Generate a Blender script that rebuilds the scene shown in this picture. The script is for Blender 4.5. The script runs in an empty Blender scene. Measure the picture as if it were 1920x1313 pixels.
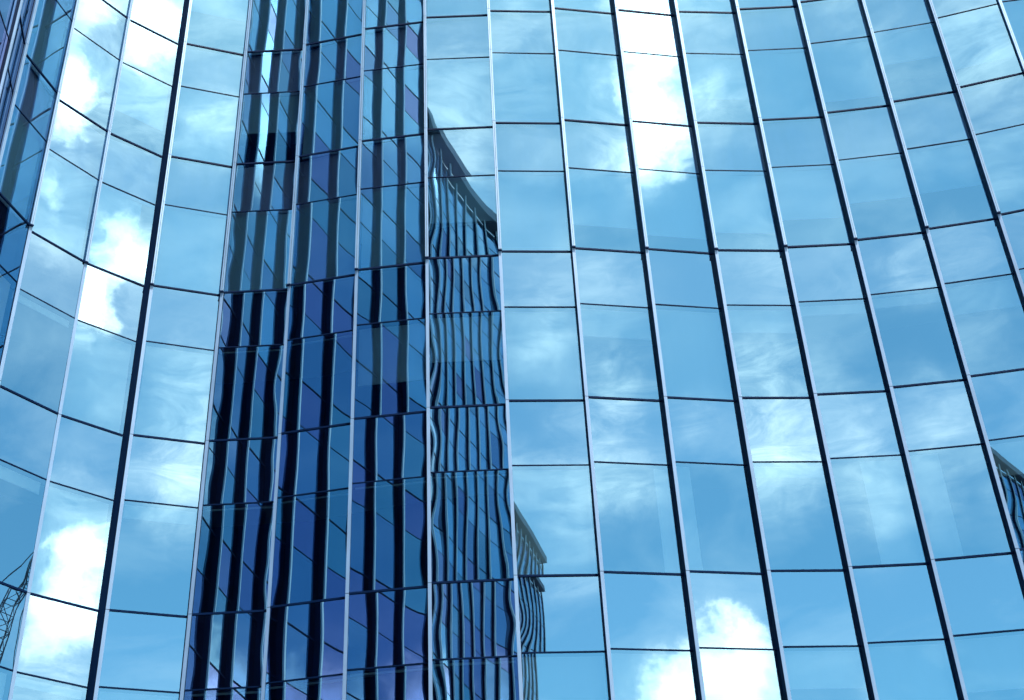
import bpy, bmesh, math, random
from mathutils import Vector, Matrix, noise
R = math.radians
sc = bpy.context.scene
random.seed(11)

# ------------------------------------------------------------------ camera
PITCH, ROLL, FPX = R(35.1262), R(-2.9385), 2584.35
fw = Vector((0, math.cos(PITCH), math.sin(PITCH)))
u0 = Vector((0, -math.sin(PITCH), math.cos(PITCH)))
x0 = Vector((1, 0, 0))
cx_ = math.cos(ROLL) * x0 + math.sin(ROLL) * u0
cu_ = -math.sin(ROLL) * x0 + math.cos(ROLL) * u0
camd = bpy.data.cameras.new('camera')
cam = bpy.data.objects.new('camera', camd)
sc.collection.objects.link(cam)
cam.matrix_world = Matrix(((cx_.x, cu_.x, -fw.x, 0), (cx_.y, cu_.y, -fw.y, 0), (cx_.z, cu_.z, -fw.z, 0), (0, 0, 0, 1)))
camd.sensor_width = 36
camd.lens = 36 * FPX / 1920
camd.clip_end = 3000
sc.camera = cam

# ------------------------------------------------------------------ exposure
sc.view_settings.view_transform = 'Standard'
sc.view_settings.look = 'None'
sc.view_settings.exposure = 1.0
sc.view_settings.gamma = 1
sc.render.engine = 'CYCLES'
sc.cycles.max_bounces = 9
sc.cycles.glossy_bounces = 6
sc.cycles.transparent_max_bounces = 10
sc.cycles.diffuse_bounces = 2

# ------------------------------------------------------------------ sun
SUN_AZ, SUN_EL = R(-56), R(66)          # azimuth counter-clockwise from +x
sund = bpy.data.lights.new('sun', 'SUN')
sund.energy = 2.6
sund.angle = R(0.5)
sund.color = (1, .96, .9)
sun = bpy.data.objects.new('sun', sund)
sc.collection.objects.link(sun)
sdir = Vector((math.cos(SUN_AZ) * math.cos(SUN_EL), math.sin(SUN_AZ) * math.cos(SUN_EL), math.sin(SUN_EL)))
sun.rotation_euler = sdir.to_track_quat('Z', 'Y').to_euler()

# ------------------------------------------------------------------ sky with clouds
w = bpy.data.worlds.new('World')
sc.world = w
w.use_nodes = True
T = w.node_tree
T.nodes.clear()
L = T.links.new
def nd(t, **k):
    n = T.nodes.new(t)
    for a, b in k.items(): setattr(n, a, b)
    return n
def mth(op, a, b=None, c=None, clamp=False):
    n = nd('ShaderNodeMath', operation=op, use_clamp=clamp)
    for i, v in enumerate((a, b, c)):
        if v is None: continue
        if isinstance(v, (int, float)): n.inputs[i].default_value = v
        else: L(v, n.inputs[i])
    return n.outputs[0]
def vmth(op, a, b=None, s=None):
    n = nd('ShaderNodeVectorMath', operation=op)
    for i, v in enumerate((a, b)):
        if v is None: continue
        if isinstance(v, (tuple, list)): n.inputs[i].default_value = v
        else: L(v, n.inputs[i])
    if s is not None: n.inputs['Scale'].default_value = s
    return n.outputs[1] if op == 'DOT_PRODUCT' else n.outputs[0]
sky = nd('ShaderNodeTexSky', sky_type='NISHITA', sun_disc=False, sun_elevation=SUN_EL, sun_rotation=R(90) - SUN_AZ,
         altitude=0, air_density=1.0, dust_density=0.6, ozone_density=3.0)
tc = nd('ShaderNodeTexCoord')
dr = tc.outputs['Generated']
def noi(scale, detail, rough, dist=0, vec=None):
    n = nd('ShaderNodeTexNoise')
    n.inputs['Scale'].default_value = scale; n.inputs['Detail'].default_value = detail
    n.inputs['Roughness'].default_value = rough; n.inputs['Distortion'].default_value = dist
    L(vec if vec is not None else dr, n.inputs['Vector'])
    return n
n1 = noi(14, 6, .62)
wob = vmth('SCALE', vmth('SUBTRACT', n1.outputs['Color'], (.5, .5, .5)), None, .085)
wdir = vmth('NORMALIZE', vmth('ADD', dr, wob))
# cloud puffs: azimuth, elevation, radius (degrees), thickness
PUFFS = [(-58.0, 49.9, 1.91, 3.1500000000000004),
 (-58.8, 47.2, 1.27, 3.1500000000000004),
 (-58.9, 44.7, 1.32, 3.1500000000000004),
 (-59.7, 42.9, 1.17, 2.3100000000000005),
 (-58.3, 43.3, 0.85, 1.2),
 (-60.0, 41.4, 0.59, 0.8),
 (-62.2, 45.8, 0.85, 0.8),
 (-63.2, 43.3, 1.06, 0.7),
 (-62.0, 43.2, 0.85, 0.9),
 (-7.3, 44.3, 0.89, 3.1500000000000004),
 (-7.0, 47.1, 1.17, 1.8900000000000001),
 (-7.0, 42.8, 0.85, 1.3),
 (-7.2, 40.0, 0.68, 1.0),
 (-7.0, 38.4, 0.85, 0.5),
 (-27.9, 48.0, 1.27, 2.94),
 (-28.8, 46.3, 0.85, 1),
 (-28.6, 39.8, 0.74, 1.1),
 (-27.6, 38.2, 1.06, 3.1500000000000004),
 (-28.7, 36.3, 0.95, 2.52),
 (-29.0, 34.5, 0.34, 0.9),
 (-27.6, 32.1, 1.06, 0.35),
 (-68.0, 43.8, 1.17, 0.98),
 (-67.1, 44.4, 0.64, 0.5),
 (-67.4, 29.7, 1.49, 0.75),
 (-68.1, 32.9, 1.27, 0.5),
 (-28.2, 26.2, 0.89, 2.7300000000000004),
 (-27.5, 24.8, 1.02, 2.52),
 (-28.3, 23.3, 1.27, 1.0),
 (-27.9, 20.9, 1.27, 0.7),
 (-28.5, 28.0, 1.27, 0.5),
 (-77.9, 35.9, 1.06, 0.7),
 (-77.4, 38.3, 1.27, 0.45),
 (-77.1, 32.1, 1.06, 0.35),
 (-77.3, 29.0, 1.27, 0.8),
 (-78.4, 28.0, 0.85, 0.5),
 (-77.6, 26.2, 1.06, 0.4),
 (-63.3, 33.8, 0.95, 0.65),
 (-64.1, 31.9, 1.27, 0.7),
 (-63.3, 29.8, 1.06, 0.6),
 (-64.2, 29.0, 0.85, 0.5),
 (-58.9, 23.1, 0.85, 1.9949999999999999),
 (-59.1, 21.2, 1.27, 1.9949999999999999),
 (-59.9, 20.1, 1.8, 1.6800000000000002),
 (-62.1, 20.9, 0.85, 1.6800000000000002),
 (-63.0, 20.3, 1.06, 1.2),
 (-66.8, 33.0, 1.27, 0.6),
 (-66.5, 30.6, 1.49, 0.7),
 (-66.6, 28.6, 1.27, 0.5),
 (-59.6, 31.3, 0.85, 0.35),
 (-73.5, 30.2, 1.27, 0.65),
 (-74.0, 28.1, 1.27, 0.6),
 (-73.5, 26.3, 1.27, 0.4),
 (-81.0, 36.1, 1.27, 0.55),
 (-72.3, 36.6, 1.06, 0.3),
 (-81.3, 29.8, 1.27, 0.6),
 (-82.6, 27.7, 1.27, 0.4),
 (-86.1, 35.8, 1.27, 0.4),
 (-86.2, 32.7, 1.27, 0.4),
 (-93.4, 38.4, 1.27, 0.5),
 (-74.7, 32.6, 1.27, 0.35),
 (-64.9, 20.1, 0.53, 0.8),
 (-66.3, 44.8, 0.47, 0.6),
 (-65.2, 37.7, 1.27, 0.2),
 (-41, 21, 1.9, 2.6),
 (-51.5, 21.5, 1.3, 2.2),
 (-43, 39, 1.0, 1.0),
 (-45, 36, 1.2, 0.6),
 (-78.3, 48, 2.0, 0.75),
 (-78, 44, 1.6, 0.4),
 (-91, 44, 3, 0.9),
 (-67, 49, 2.6, 0.8),
 (-64, 37, 2.5, 0.35),
 (-41, 47, 4.5, 1.3),  # added cloud that pales the upper panes of the mirrored wing
 (-6.5, 44.5, 4.5, 0.95),
 (-28, 46, 4, 0.9),
 (-28, 37, 2.5, 0.6),
 (-28, 24, 3, 0.4),
 (-46, 41, 2, 0.5)]
acc = soft = None
for az, el, rad, amp in PUFFS:
    c = (math.cos(R(az)) * math.cos(R(el)), math.sin(R(az)) * math.cos(R(el)), math.sin(R(el)))
    d = vmth('DOT_PRODUCT', wdir, c)
    k = math.log(2) / (1 - math.cos(R(rad * .95)))
    g = mth('EXPONENT', mth('MULTIPLY_ADD', d, k, -k))       # smooth gaussian puff
    if amp >= 1: acc = mth('MULTIPLY', g, amp) if acc is None else mth('MULTIPLY_ADD', g, amp, acc)
    else: soft = mth('MULTIPLY', g, amp) if soft is None else mth('MULTIPLY_ADD', g, amp, soft)
n2 = noi(9, 9, .62, .4)
n3 = noi(34, 7, .65)
mod = mth('MULTIPLY_ADD', n2.outputs['Fac'], 1.5, mth('MULTIPLY_ADD', n3.outputs['Fac'], 1.1, -.62))
n5 = noi(17, 11, .6, .25)
n6 = noi(60, 8, .6)
edge = mth('ADD', mth('MINIMUM', acc, 1.1), mth('MULTIPLY_ADD', n5.outputs['Fac'], 1.7, mth('MULTIPLY_ADD', n6.outputs['Fac'], .45, -1.08)))
sm = nd('ShaderNodeMapRange', interpolation_type='SMOOTHSTEP')
L(edge, sm.inputs['Value']); sm.inputs['From Min'].default_value = .32; sm.inputs['From Max'].default_value = 1.12
crisp = mth('MULTIPLY', sm.outputs[0], mth('MULTIPLY_ADD', mod, .35, .75))
puff = mth('MULTIPLY', acc, mth('MULTIPLY_ADD', crisp, .8, mth('MULTIPLY', mth('MAXIMUM', mod, 0.0), .22)))
mp2 = nd('ShaderNodeMapping'); mp2.inputs['Scale'].default_value = (9, 14, 30); mp2.inputs['Rotation'].default_value = (.5, .35, .6)
L(dr, mp2.inputs['Vector'])
n7 = noi(1.5, 12, .68, 1.2, mp2.outputs[0])
wisp = nd('ShaderNodeMapRange', interpolation_type='SMOOTHSTEP')
L(mth('MULTIPLY_ADD', n5.outputs['Fac'], .55, n7.outputs['Fac']), wisp.inputs['Value']); wisp.inputs['From Min'].default_value = .5; wisp.inputs['From Max'].default_value = 1.05
puff = mth('MULTIPLY_ADD', mth('MULTIPLY', soft, .82), mth('MULTIPLY_ADD', wisp.outputs[0], 1.15, mth('MULTIPLY_ADD', n6.outputs['Fac'], .35, .04)), puff)
# high thin haze over the whole sky
mp = nd('ShaderNodeMapping'); mp.inputs['Scale'].default_value = (3.2, 3.2, 7); mp.inputs['Rotation'].default_value = (.3, .5, .2)
L(dr, mp.inputs['Vector'])
n4 = noi(1.6, 9, .6, .5, mp.outputs[0])
veil = mth('MULTIPLY', mth('MAXIMUM', mth('SUBTRACT', n4.outputs['Fac'], .46), 0), 1.3)
dens = mth('ADD', puff, veil)
bg1 = nd('ShaderNodeBackground'); L(vmth('MULTIPLY', sky.outputs[0], (1.0, 1.12, .80)), bg1.inputs[0]); bg1.inputs[1].default_value = 0.15
bg2 = nd('ShaderNodeBackground'); bg2.inputs[0].default_value = (1.08, .86, .69, 1)
L(mth('MULTIPLY', dens, 1.3), bg2.inputs[1])
hide = nd('ShaderNodeMixShader'); L(mth('MULTIPLY', dens, .75, clamp=True), hide.inputs[0]); L(bg1.outputs[0], hide.inputs[1])
ad = nd('ShaderNodeAddShader'); L(hide.outputs[0], ad.inputs[0]); L(bg2.outputs[0], ad.inputs[1])
out = nd('ShaderNodeOutputWorld'); L(ad.outputs[0], out.inputs[0])

# ------------------------------------------------------------------ materials
def material(name):
    m = bpy.data.materials.new(name); m.use_nodes = True
    return m, m.node_tree, m.node_tree.nodes['Principled BSDF']
def metal(name, col, rough, metallic, var=.12, scale=3.0, spec=.5):
    m, t, p = material(name)
    p.inputs['Specular IOR Level'].default_value = spec
    if spec < .3: p.inputs['Specular Tint'].default_value = (.25, .5, 1, 1)
    tcn = t.nodes.new('ShaderNodeTexCoord'); mpn = t.nodes.new('ShaderNodeMapping')
    mpn.inputs['Scale'].default_value = (1, 1, .25)
    n = t.nodes.new('ShaderNodeTexNoise'); n.inputs['Scale'].default_value = scale; n.inputs['Detail'].default_value = 6
    t.links.new(tcn.outputs['Object'], mpn.inputs[0]); t.links.new(mpn.outputs[0], n.inputs['Vector'])
    r = t.nodes.new('ShaderNodeValToRGB')
    r.color_ramp.elements[0].position = .3; r.color_ramp.elements[1].position = .7
    r.color_ramp.elements[0].color = tuple(c * (1 - var) for c in col) + (1,)
    r.color_ramp.elements[1].color = tuple(min(1, c * (1 + var)) for c in col) + (1,)
    t.links.new(n.outputs['Fac'], r.inputs[0]); t.links.new(r.outputs[0], p.inputs['Base Color'])
    mr = t.nodes.new('ShaderNodeMapRange'); mr.inputs['To Min'].default_value = rough * .8; mr.inputs['To Max'].default_value = rough * 1.25
    t.links.new(n.outputs['Fac'], mr.inputs[0]); t.links.new(mr.outputs[0], p.inputs['Roughness'])
    p.inputs['Metallic'].default_value = metallic
    return m
def coated_glass(name, refl, trans, fac):
    m = bpy.data.materials.new(name); m.use_nodes = True
    t = m.node_tree; t.nodes.clear()
    o = t.nodes.new('ShaderNodeOutputMaterial')
    g = t.nodes.new('ShaderNodeBsdfGlossy'); g.inputs['Roughness'].default_value = 0.0
    tr = t.nodes.new('ShaderNodeBsdfTransparent'); tr.inputs[0].default_value = trans + (1,)
    lw = t.nodes.new('ShaderNodeFresnel'); lw.inputs[0].default_value = 1.5
    # at grazing angles the coating loses its tint and reflects more
    mc = t.nodes.new('ShaderNodeMix'); mc.data_type = 'RGBA'
    mc.inputs['A'].default_value = refl + (1,); mc.inputs['B'].default_value = (.9, .95, 1, 1)
    t.links.new(lw.outputs[0], mc.inputs['Factor']); t.links.new(mc.outputs['Result'], g.inputs[0])
    mr = t.nodes.new('ShaderNodeMapRange'); mr.inputs['To Min'].default_value = fac; mr.inputs['To Max'].default_value = 1
    t.links.new(lw.outputs[0], mr.inputs[0])
    mx = t.nodes.new('ShaderNodeMixShader')
    t.links.new(mr.outputs[0], mx.inputs[0]); t.links.new(tr.outputs[0], mx.inputs[1]); t.links.new(g.outputs[0], mx.inputs[2])
    t.links.new(mx.outputs[0], o.inputs[0])
    return m
M_glass = coated_glass('coated_glass', (.26, .605, .92), (.78, .95, 1.0), .52)
M_glass_up = coated_glass('pale_coated_glass', (.28, .655, .98), (.78, .95, 1.0), .50)  # paler glazing zone above the joint, with lens flare partly painted in
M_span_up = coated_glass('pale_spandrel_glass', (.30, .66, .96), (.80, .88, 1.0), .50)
M_span = coated_glass('spandrel_glass', (.29, .60, .89), (.75, .80, .95), .60)
WG = [M_glass, coated_glass('shaded_blue_glass', (.07, .21, .44), (.4, .6, .7), .8), coated_glass('shaded_violet_glass', (.10, .13, .38), (.4, .5, .7), .84), coated_glass('shaded_teal_glass', (.07, .26, .42), (.4, .6, .7), .84)]  # varied wing tints, darkened to paint in the shade of double reflection
M_dark = metal('dark_anodised', (.002, .013, .055), .5, .0, spec=.10)
M_fin = metal('dark_fin_side', (.002, .012, .045), .45, .0, spec=.12)
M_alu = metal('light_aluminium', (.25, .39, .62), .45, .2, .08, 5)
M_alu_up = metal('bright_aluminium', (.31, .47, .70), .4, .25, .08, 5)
M_lit = metal('lit_aluminium', (.82, .85, .90), .5, .1, .1, 5)  # brightened copy for the wing covers, light painted into the colour
M_blind = metal('blind_fabric', (.52, .74, .93), .9, 0, .04, 2)
M_curtain = metal('curtain_fabric', (.86, .90, .92), .9, 0, .04, 2)
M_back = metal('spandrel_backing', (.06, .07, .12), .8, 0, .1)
M_back_up = metal('pale_spandrel_backing', (.55, .68, .90), .8, 0, .06)  # lighter backing of the upper zone, raised further for the painted flare
M_ceil = metal('ceiling_board', (.45, .48, .48), .9, 0, .05)
M_core = metal('interior_wall', (.05, .06, .07), .9, 0, .2)
M_roof = metal('roof_cladding', (.10, .12, .16), .5, .3)
M_crane = metal('crane_steel', (.05, .06, .09), .5, .3)
def paving():
    m, t, p = material('plaza_paving')
    tcn = t.nodes.new('ShaderNodeTexCoord')
    b = t.nodes.new('ShaderNodeTexBrick'); b.inputs['Scale'].default_value = 1.2; b.inputs['Mortar Size'].default_value = .012
    b.inputs['Color1'].default_value = (.20, .20, .20, 1); b.inputs['Color2'].default_value = (.26, .25, .24, 1); b.inputs['Mortar'].default_value = (.08, .08, .08, 1)
    n = t.nodes.new('ShaderNodeTexNoise'); n.inputs['Scale'].default_value = .6; n.inputs['Detail'].default_value = 8
    mx = t.nodes.new('ShaderNodeMix'); mx.data_type = 'RGBA'; mx.blend_type = 'MULTIPLY'; mx.inputs['Factor'].default_value = .5
    t.links.new(tcn.outputs['Object'], b.inputs[0]); t.links.new(tcn.outputs['Object'], n.inputs[0])
    t.links.new(b.outputs[0], mx.inputs['A']); t.links.new(n.outputs['Color'], mx.inputs['B'])
    t.links.new(mx.outputs['Result'], p.inputs['Base Color']); p.inputs['Roughness'].default_value = .8
    return m
M_pave = paving()

# ------------------------------------------------------------------ helpers
COL = sc.collection
def link(name, verts, faces, mat, parent=None, smooth=False, kind=None):
    me = bpy.data.meshes.new(name); me.from_pydata(verts, [], faces)
    me.materials.append(mat)
    if smooth: me.polygons.foreach_set('use_smooth', [True] * len(me.polygons))
    me.update()
    o = bpy.data.objects.new(name, me); COL.objects.link(o)
    if parent: o.parent = parent
    if kind: o['kind'] = kind
    return o
class MB:
    def __init__(s): s.v = []; s.f = []
    def add(s, v, f):
        b = len(s.v); s.v += [tuple(p) for p in v]; s.f += [tuple(i + b for i in q) for q in f]
    def prism(s, poly, z0, z1):
        n = len(poly)
        v = [(p[0], p[1], z0) for p in poly] + [(p[0], p[1], z1) for p in poly]
        f = [(i, (i + 1) % n, n + (i + 1) % n, n + i) for i in range(n)]
        f += [tuple(range(n - 1, -1, -1)), tuple(range(n, 2 * n))]
        s.add(v, f)
    def bar(s, a, b, w, h=None):
        a = Vector(a); b = Vector(b); h = h or w
        d = (b - a).normalized(); up = Vector((0, 0, 1)) if abs(d.z) < .95 else Vector((1, 0, 0))
        e = d.cross(up).normalized(); g = e.cross(d)
        v = [p + e * w / 2 * i + g * h / 2 * j for p in (a, b) for i, j in ((-1, -1), (1, -1), (1, 1), (-1, 1))]
        s.add(v, [(0, 1, 2, 3), (7, 6, 5, 4), (0, 4, 5, 1), (1, 5, 6, 2), (2, 6, 7, 3), (3, 7, 4, 0)])
    def build(s, name, mat, parent=None, kind=None):
        return link(name, s.v, s.f, mat, parent, kind=kind) if s.v else None
V2 = lambda x, y: Vector((x, y))
def hd(a): return V2(math.cos(R(a)), math.sin(R(a)))
def outw(t): return V2(t.y, -t.x)

# ------------------------------------------------------------------ plan of the curtain wall
H, DROP, Z4 = 3.9, 1.52, 11.3366
def FZ(k): return Z4 + (4 - k) * H
ROOF = -9                                        # roof line floor index
# surveyed bays: mullion x, y, glass start x, y, glass heading
BAY = [(-10.18, 20.32, -10.26, 20.63, 74.6), (-9.91, 21.79, -9.96, 21.99, 53.3), (-9.13, 23.09, -9.10, 23.14, 41.0),
 (-7.91, 23.97, -7.87, 24.01, 19.3), (-6.43, 24.36, -6.37, 24.39, 0.0), (-4.90, 24.24, -4.85, 24.24, -9.7),
 (-3.34, 23.81, -3.30, 23.82, -5.1), (-1.76, 23.53, -1.71, 23.55, 0.8), (-0.15, 23.40, -0.10, 23.44, 5.0),
 (1.46, 23.42, 1.52, 23.46, 10.7), (3.07, 23.58, 3.12, 23.62, 10.9), (4.61, 23.74, 4.66, 23.78, 5.5),
 (6.15, 23.76, 6.21, 23.80, .3), (7.68, 23.64, 7.74, 23.67, -5.4), (9.19, 23.36, 9.27, 23.41, -9.1),
 (10.67, 23.00, 10.75, 23.05, -14.3)]
N0 = len(BAY)
WING = [(-9.775, 18.87), (-9.5, 17.2), (-9.15, 15), (-8.8, 13), (-8.3, 11), (-7.6, 9.1), (-6.8, 7.1), (-6.0, 5.1), (-5.35, 2.8), (-4.9, 0),
        (-4.7, -4), (-4.5, -8), (-4.15, -12), (-3.75, -15), (-3.15, -18), (-2.3, -20.8), (-1.0, -23.8), (.4, -26.8), (1.9, -30.5), (2.8, -34),
        (3.6, -38), (5.2, -45), (7.6, -52), (11, -60), (16, -73), (20.5, -83)]
def catmull(P, n=60):
    out = []
    Q = [V2(*P[0]) * 2 - V2(*P[1])] + [V2(*p) for p in P] + [V2(*P[-1]) * 2 - V2(*P[-2])]
    for i in range(1, len(Q) - 2):
        a, b, c, d = Q[i - 1:i + 3]
        for j in range(n):
            t = j / n
            out.append(.5 * (2 * b + (c - a) * t + (2 * a - 5 * b + 4 * c - d) * t * t + (3 * b - a - 3 * c + d) * t ** 3))
    return out + [Q[-2]]
def resample(P, step):
    out = [P[0]]; 
    for p in P[1:]:
        if (p - out[-1]).length >= step: out.append(out[-1] + (p - out[-1]).normalized() * step)
    return out
wing = resample(catmull(WING), 1.5)[::-1]        # from the far end towards bay 0
nodes = [dict(N=p) for p in wing]
B0 = len(nodes)                                  # index of surveyed bay 0
for (a, b, c, d, h) in BAY: nodes.append(dict(N=V2(a, b), S=V2(c, d), h=h))
p = V2(12.13, 22.62); 
for h in (-11, -3, 6, 16, 26, 34, 38, 38, 38): nodes.append(dict(N=p)); p = p + hd(h) * 1.5
for i, n in enumerate(nodes):
    if 'h' not in n:
        if i + 1 < len(nodes): e = nodes[i + 1]['N'] - n['N']; n['h'] = math.degrees(math.atan2(e.y, e.x)) + ((-5.0 if n['N'].y > -12 else -1.5) if i < B0 else 5.5)
        else: n['h'] = nodes[i - 1]['h']
        t = hd(n['h']); n['S'] = n['N'] + t * .045 - outw(t) * .03
        if i < B0: n['S'] = nodes[i + 1]['N'] - t * .045 - outw(t) * .03
    n['t'] = hd(n['h']); n['o'] = outw(n['t'])
    st = n['t']
    if i in (B0, B0 + 1): st = hd(n['h'] - 12)
    n['A'] = n['N'] - st * .034; n['B'] = n['N'] + st * .034; n['so'] = outw(st)
def foot(n, q): return n['S'] + n['t'] * (q - n['S']).dot(n['t'])
for i, n in enumerate(nodes[:-1]):
    n['g0'] = foot(n, n['B']) ; n['g1'] = foot(n, nodes[i + 1]['A'])
    if i >= B0 + 2 and i < B0 + 16: n['g1'] = n['g1'] - n['t'] * (.09 if i == B0 + 2 else .0)
NB = len(nodes) - 1

# ------------------------------------------------------------------ the building
bld = bpy.data.objects.new('glass_building', None); COL.objects.link(bld)
bld.location = (0, 23.5, GROUND := -1.6)
bld['label'] = 'curving blue mirror glass office building with pale vertical mullions and dark transoms'
bld['category'] = 'building'
OFF = Vector((0, -23.5, 1.6))
def wp(v): return [(p[0] + OFF.x, p[1] + OFF.y, p[2] + OFF.z) for p in v]
def part(name, mb, mat, parent=None, kind=None):
    return link(name, wp(mb.v), mb.f, mat, parent or bld, kind=kind) if mb.v else None

T_TILT, Y_YAW = {}, {}
def pane_seed(c, k, vision): return (((c + B0) * 37 + k * 101) & 65535) + (7 if vision else 0)
T_TILT[pane_seed(8, 3, 1)] = .007; T_TILT[pane_seed(8, 4, 0)] = -.003
def pane_geo(n, z0, z1, seed, flat=False, edge=.0):
    a, b, o = n['g0'], n['g1'], n['o']
    W = (b - a).length
    ra = random.Random(seed)
    tilt = ra.gauss(0, .0018); yaw = ra.gauss(0, .0018)
    bow = ra.gauss(.0006, .0005)
    tilt += T_TILT.get(seed, 0); yaw += Y_YAW.get(seed, 0)
    if flat:
        v = []
        for (uu, zz) in ((0, z0), (1, z0), (1, z1), (0, z1)):
            q = a.lerp(b, uu) + o * ((uu - .5) * W * yaw + (zz - (z0 + z1) / 2) * tilt)
            v.append((q.x, q.y, zz))
        return v, [(0, 1, 2, 3)]
    nx, nz = 14, (16 if z1 - z0 > 2 else 12)
    v = []; f = []
    so = ra.uniform(0, 500)
    for j in range(nz + 1):
        for i in range(nx + 1):
            uu = i / nx; vv = j / nz
            zz = z0 + (z1 - z0) * vv
            X = (uu - .5) * 2; Y = (vv - .5) * 2
            d = bow * (1 - X * X) * (1 - Y * Y)
            d += .00065 * noise.noise(Vector((uu * W * 1.1 + so, zz * .75, so)))
            d += .00065 * .35 * noise.noise(Vector((uu * W * 2.6 + so, zz * .6, so + 9)))
            d += .00065 * 1.3 * (X ** 6) * (.5 + noise.noise(Vector((so, zz * 1.3, X))))   # frame pulls the edge seal
            d += (uu - .5) * W * yaw + (zz - (z0 + z1) / 2) * tilt
            q = a.lerp(b, uu) + o * d
            v.append((q.x, q.y, zz))
    for j in range(nz):
        for i in range(nx):
            k = j * (nx + 1) + i
            f.append((k, k + 1, k + nx + 2, k + nx + 1))
    return v, f
def bar_on(mb, n, z0, z1, dout, din=.02):
    a, b, o = n['g0'], n['g1'], n['o']
    e = n['t'] * .001
    mb.prism([a + o * dout + e, b + o * dout - e, b - o * din - e, a - o * din + e], z0, z1)
# blinds seen through the glass: (bay, row) -> (how far down, left edge, right edge)
BL = {(9, 1): (.66, 0, 1), (10, 1): (.78, 0, 1), (11, 1): (.74, 0, 1), (12, 1): (.62, 0, 1), (13, 1): (.50, 0, 1), (14, 1): (.52, 0, 1),
      (11, 0): (.60, 0, 1), (12, 0): (.98, 0, 1), (13, 0): (.80, 0, 1), (14, 0): (.42, 0, 1), (10, 0): (.97, 0, 1),
      (9, 0): (.97, 0, 1), (8, 0): (.97, 0, 1), (7, 0): (.97, 0, 1), (8, 1): (.97, 0, 1), (7, 1): (.52, 0, 1), (15, 0): (.7, 0, 1),
      (1, 0): (.45, 0, 1), (2, 0): (.6, 0, 1), (3, 0): (.95, 0, 1), (3, -1): (.4, 0, 1), (4, 0): (.52, 0, 1), (1, 1): (.97, 0, 1), (2, 1): (.97, 0, .8),
      (11, 2): (.25, 0, 1), (14, 2): (.3, 0, 1), (13, 2): (.1, 0, 1), (7, 2): (.48, 0, 1), (6, 2): (.62, 0, 1), (12, 2): (.1, 0, 1),
      (10, 3): (.97, 0, .22), (9, 3): (.97, .8, 1), (12, 3): (.97, .42, 1), (13, 3): (.97, 0, .4), (14, 3): (.3, 0, 1), (3, 3): (.12, 0, 1), (11, 2.5): (1, .8, 1),
      (8, 4): (.5, 0, 1), (9, 4): (.45, 0, 1), (12, 4): (.5, 0, 1), (13, 4): (.42, 0, 1), (14, 4): (.4, 0, 1)}
rest = {k: MB() for k in ('glass', 'span', 'ftr', 'itr', 'fin', 'cap', 'blind')}
vis_rows = range(-1, 5)
GM, SM = [], []
for bi in range(NB):
    n = nodes[bi]; c = bi - B0
    vis = -1 <= c <= 15
    for k in range(ROOF, 8):
        zt = FZ(k)
        zb = FZ(k + 1) if k < 7 else GROUND + .15
        zs = zt - DROP
        if k == 7: zs = zt - .4
        show = vis and k in vis_rows
        if show and c == -1 and k > 1: show = False
        if show and c == 0 and k > 3: show = False
        sd = (bi * 37 + k * 101) & 65535
        # spandrel pane and vision pane
        va, fa = pane_geo(n, zs + .02, zt - .028, sd, flat=not show)
        vb, fb = pane_geo(n, zb + .028, zs - .02, sd + 7, flat=not show)
        if show:
            link('spandrel_pane', wp(va), fa, WG[1] if c < 0 else M_span_up if k < 2 else M_span, bld, smooth=True)  # leftmost bay takes a shade-painted tint in place of dark fin reflections
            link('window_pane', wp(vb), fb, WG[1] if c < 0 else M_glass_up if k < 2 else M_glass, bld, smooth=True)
        else:
            qq = random.Random(sd + 11)
            low = min(max((42 - zt) / 12, 0), 1) if bi < B0 - 1 else -1  # lower wing floors get the shade-painted tints more often
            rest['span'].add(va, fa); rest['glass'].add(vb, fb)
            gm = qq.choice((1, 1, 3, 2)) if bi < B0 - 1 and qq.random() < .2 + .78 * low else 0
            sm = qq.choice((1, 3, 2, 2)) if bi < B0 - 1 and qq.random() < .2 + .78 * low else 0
            GM.append(gm); SM.append(sm)
        ft = MB() if show else rest['ftr']
        bar_on(ft, n, zt - .020, zt + .020, .020)
        it = MB() if show else rest['itr']
        bar_on(it, n, zs - .011, zs + .011, .012)
        if show:
            part('floor_transom', ft, M_dark); part('window_transom', it, M_dark)
        # blind
        key = (c, k)
        if key in BL: fr, ua, ub = BL[key]
        elif k < 2: fr, ua, ub = .985, 0, 1
        elif 4 <= c <= 7: fr, ua, ub = .005, 0, 1
        else:
            q = random.Random(sd + 3); fr, ua, ub = q.choice((.06, .06, .3, .97, .97, .1)), 0, 1
        bm_ = MB() if show else rest['blind']
        a, b, o = n['g0'], n['g1'], n['o']
        m_ = .03
        pa = a.lerp(b, max(ua, .02)) - o * .13; pb = a.lerp(b, min(ub, .98)) - o * .13
        zbb = zs - .03 - (zs - zb - .06) * fr
        bm_.prism([pa, pb, pb - o * .004, pa - o * .004], zbb, zs - .03)
        bm_.prism([pa + o * .008, pb + o * .008, pb - o * .012, pa - o * .012], zbb - .03, zbb)
        if show: part('roller_blind', bm_, M_blind if k < 2 or 4 <= c <= 7 else M_curtain)
# ground-level stub and roof edge
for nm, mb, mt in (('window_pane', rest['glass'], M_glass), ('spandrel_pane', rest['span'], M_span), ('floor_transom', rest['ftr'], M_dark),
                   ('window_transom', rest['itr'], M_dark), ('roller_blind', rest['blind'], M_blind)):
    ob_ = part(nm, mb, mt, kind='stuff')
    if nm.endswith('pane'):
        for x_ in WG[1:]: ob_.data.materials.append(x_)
        ob_.data.polygons.foreach_set('material_index', GM if nm[0] == 'w' else SM)

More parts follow.
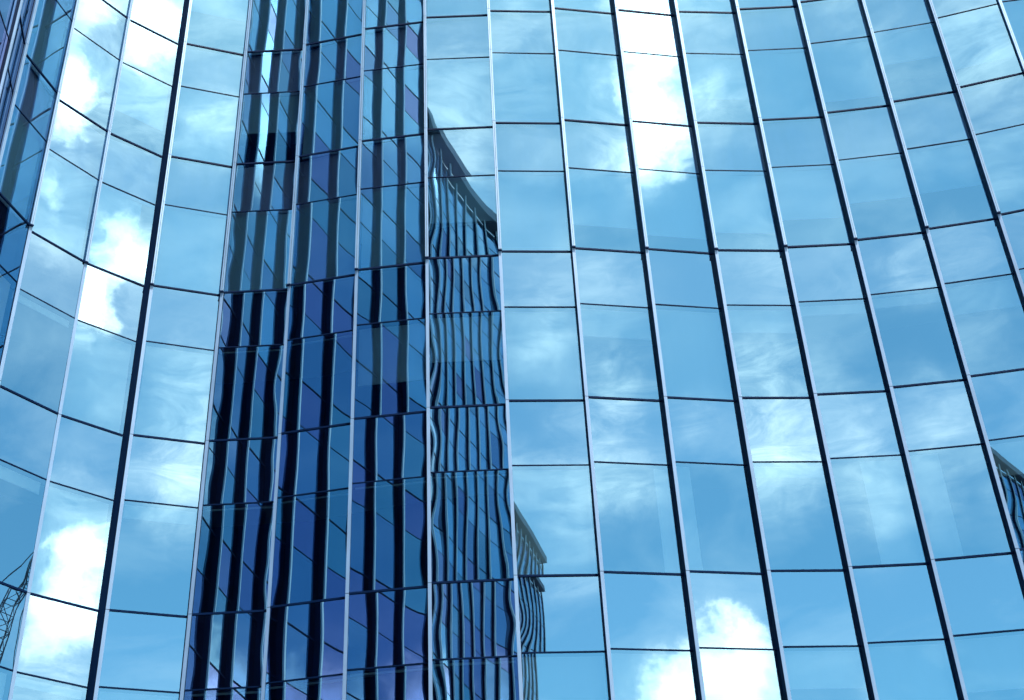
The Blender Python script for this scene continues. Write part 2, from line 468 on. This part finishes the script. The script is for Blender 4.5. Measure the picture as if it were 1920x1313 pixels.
# mullions: dark fin, pale front cover in storey lengths, a deeper upper cover above the third floor line
ZT = FZ(ROOF) + .9
ZJ = FZ(2)
def mullion(i, fin, cap, up):
    n = nodes[i]; q = nodes[i - 1] if i else None
    A, B, so = n['A'], n['B'], n['so']
    ga = q['g1'] - q['o'] * .03 if q else A - so * .15
    gb = foot(n, B) - n['o'] * .03
    fin.prism([A, B, gb, ga], GROUND, ZT)
    st = (B - A).normalized()
    # front cover plate, proud of the fin, open joint at every floor line
    ks = list(range(ROOF - 1, 8))
    for k in ks:
        z1 = FZ(k) - .006; z0 = FZ(k + 1) + .006 if k < 7 else GROUND
        if k == ROOF - 1: z1 = ZT
        upper = FZ(k) > ZJ + .1 and cap is not up
        if upper:
            mid = z0 + (z1 - z0) * .62
            for (c0, c1) in ((z0, mid - .004), (mid + .004, z1)):
                up.prism([A + so * .05, A.lerp(B, .42) + so * .05, A.lerp(B, .42) + so * .004, A + so * .004], c0, c1)
                up.prism([A.lerp(B, .54) + so * .044, B + so * .044, B + so * .004, A.lerp(B, .54) + so * .004], c0, c1)
            fin.prism([A.lerp(B, .42) + so * .03, A.lerp(B, .54) + so * .03, A.lerp(B, .54) + so * .001, A.lerp(B, .42) + so * .001], z0, z1)
        else:
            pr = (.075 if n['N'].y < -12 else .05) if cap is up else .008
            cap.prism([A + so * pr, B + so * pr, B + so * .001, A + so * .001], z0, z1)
for i in range(NB):
    c = i - B0
    if -2 <= c <= 16:
        fin = MB(); cap = MB(); up = MB()
        mullion(i, fin, cap, up)
        fo = part('mullion', fin, M_fin)
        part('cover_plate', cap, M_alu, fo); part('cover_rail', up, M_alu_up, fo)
        n = nodes[i]; tipm = MB()
        tipm.prism([n['A'] + n['so'] * .056 - (n['B'] - n['A']) * .05, n['B'] + n['so'] * .056 + (n['B'] - n['A']) * .03, n['B'] + n['so'] * .002 + (n['B'] - n['A']) * .03, n['A'] + n['so'] * .002 - (n['B'] - n['A']) * .05], ZJ - .03, ZJ + .004)
        part('end_cap', tipm, M_dark, fo)
    else:
        mullion(i, rest['fin'], rest['cap'], rest['cap'])
part('mullion', rest['fin'], M_fin, kind='stuff');  part('cover_plate', rest['cap'], M_lit, kind='stuff')

# inside: spandrel backing, floor slabs with ceilings, core wall; roof with overhanging edge
bk = {k: MB() for k in range(ROOF, 8)}; sl = {k: MB() for k in range(ROOF, 8)}
core, rf, cor = MB(), MB(), MB()
for i in range(NB - 1):
    a, b = nodes[i], nodes[i + 1]
    oa = -(nodes[max(i - 1, 0)]['o'] + a['o']).normalized(); ob = -(a['o'] + b['o']).normalized()
    pa, pb = a['N'] + oa * .3, b['N'] + ob * .3
    for k in range(ROOF, 8):
        zt = FZ(k)
        bk[k].prism([pa, pb, pb + ob * .05, pa + oa * .05], zt - DROP + .05, zt + .1)
        qa, qb = a['N'] + oa * 3.2, b['N'] + ob * 3.2
        sl[k].prism([pa + oa * .05, pb + ob * .05, qb, qa], zt - .35, zt - .02)
    core.prism([a['N'] + oa * 3.2, b['N'] + ob * 3.2, b['N'] + ob * 3.5, a['N'] + oa * 3.5], GROUND, FZ(ROOF))
    rf.prism([a['N'] + oa * .2, b['N'] + ob * .2, b['N'] + ob * 3.5, a['N'] + oa * 3.5], FZ(ROOF) + .2, FZ(ROOF) + .6)
    cor.prism([a['N'] - oa * .5, b['N'] - ob * .5, b['N'] + ob * .3, a['N'] + oa * .3], ZT, ZT + .75)
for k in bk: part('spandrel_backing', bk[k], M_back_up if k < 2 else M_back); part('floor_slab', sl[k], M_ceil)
part('core_wall', core, M_core); part('roof', rf, M_roof); part('roof_cornice', cor, M_roof)

# ------------------------------------------------------------------ ground
g = link('ground', [(-900, -900, GROUND), (900, -900, GROUND), (900, 900, GROUND), (-900, 900, GROUND)], [(0, 1, 2, 3)], M_pave)
g['kind'] = 'structure'

# ------------------------------------------------------------------ tower crane, seen mirrored in the glass at lower left
cr = bpy.data.objects.new('tower_crane', None); COL.objects.link(cr)
cr['label'] = 'dark lattice luffing crane reflected in the lower left panes'
cr['category'] = 'crane'
cr.location = (43.7, 13.77, GROUND)
cr.rotation_euler = (0, 0, R(66.8))
def lattice(mb, a, b, w0, w1, n, t):
    a = Vector(a); b = Vector(b); d = (b - a).normalized()
    up = Vector((0, 0, 1)) if abs(d.z) < .9 else Vector((0, 1, 0))
    e = d.cross(up).normalized(); g_ = e.cross(d)
    def cn(s, i):
        w = (w0 + (w1 - w0) * s) / 2
        return a.lerp(b, s) + e * w * (1 if i in (1, 2) else -1) + g_ * w * (1 if i > 1 else -1)
    for i in range(4): mb.bar(cn(0, i), cn(1, i), t)
    for k in range(n):
        s0, s1 = k / n, (k + 1) / n
        for i in range(4):
            j = (i + 1) % 4
            mb.bar(cn(s0, i), cn(s0, j), t * .6)
            mb.bar(cn(s0, i), cn(s1, j), t * .6) if k % 2 else mb.bar(cn(s0, j), cn(s1, i), t * .6)
ZP = 18.5 - GROUND
mast = MB(); lattice(mast, (0, 0, 0), (0, 0, ZP), 1.9, 1.9, 10, .16); mast.build('mast', M_crane, cr)
plat = MB(); plat.bar((-5.5, .6, ZP + .5), (1.5, -.3, ZP + .5), 1.6, .5); plat.prism([(-.6, -.9), (.9, -.9), (.9, .9), (-.6, .9)], ZP, ZP + .3); plat.build('slewing_platform', M_crane, cr)
cw = MB(); cw.bar((-5.4, .5, ZP + .9), (-4.0, .4, ZP + .9), 1.9, 1.5); cw.build('counterweight', M_crane, cr)
cb = MB(); cb.bar((.6, -1.7, ZP + .9), (2.0, -1.7, ZP + .9), 1.1, 1.9); cb.build('cab', M_crane, cr)
J0 = Vector((.8, 0, ZP + .8)); J1 = J0 + Vector((4.1, 0.0, 20.6))
jib = MB(); lattice(jib, J0, J0.lerp(J1, .70), 1.0, 1.0, 12, .07); lattice(jib, J0.lerp(J1, .70), J1, 1.0, .25, 6, .06); jib.build('jib', M_crane, cr)
fr = MB(); fr.bar((-1.2, .2, ZP + .5), (-3.2, .3, ZP + 7), .25); fr.bar((-4.8, .4, ZP + .5), (-3.2, .3, ZP + 7), .25); fr.build('back_frame', M_crane, cr)
ro = MB(); ro.bar((-3.2, .3, ZP + 7), J1, .06); ro.bar(J1, J1 - Vector((0, 0, 9)), .05); ro.build('hoist_rope', M_crane, cr)
hk = MB(); hk.bar(J1 - Vector((0, 0, 9)), J1 - Vector((0, 0, 9.8)), .4); hk.build('hook_block', M_crane, cr)
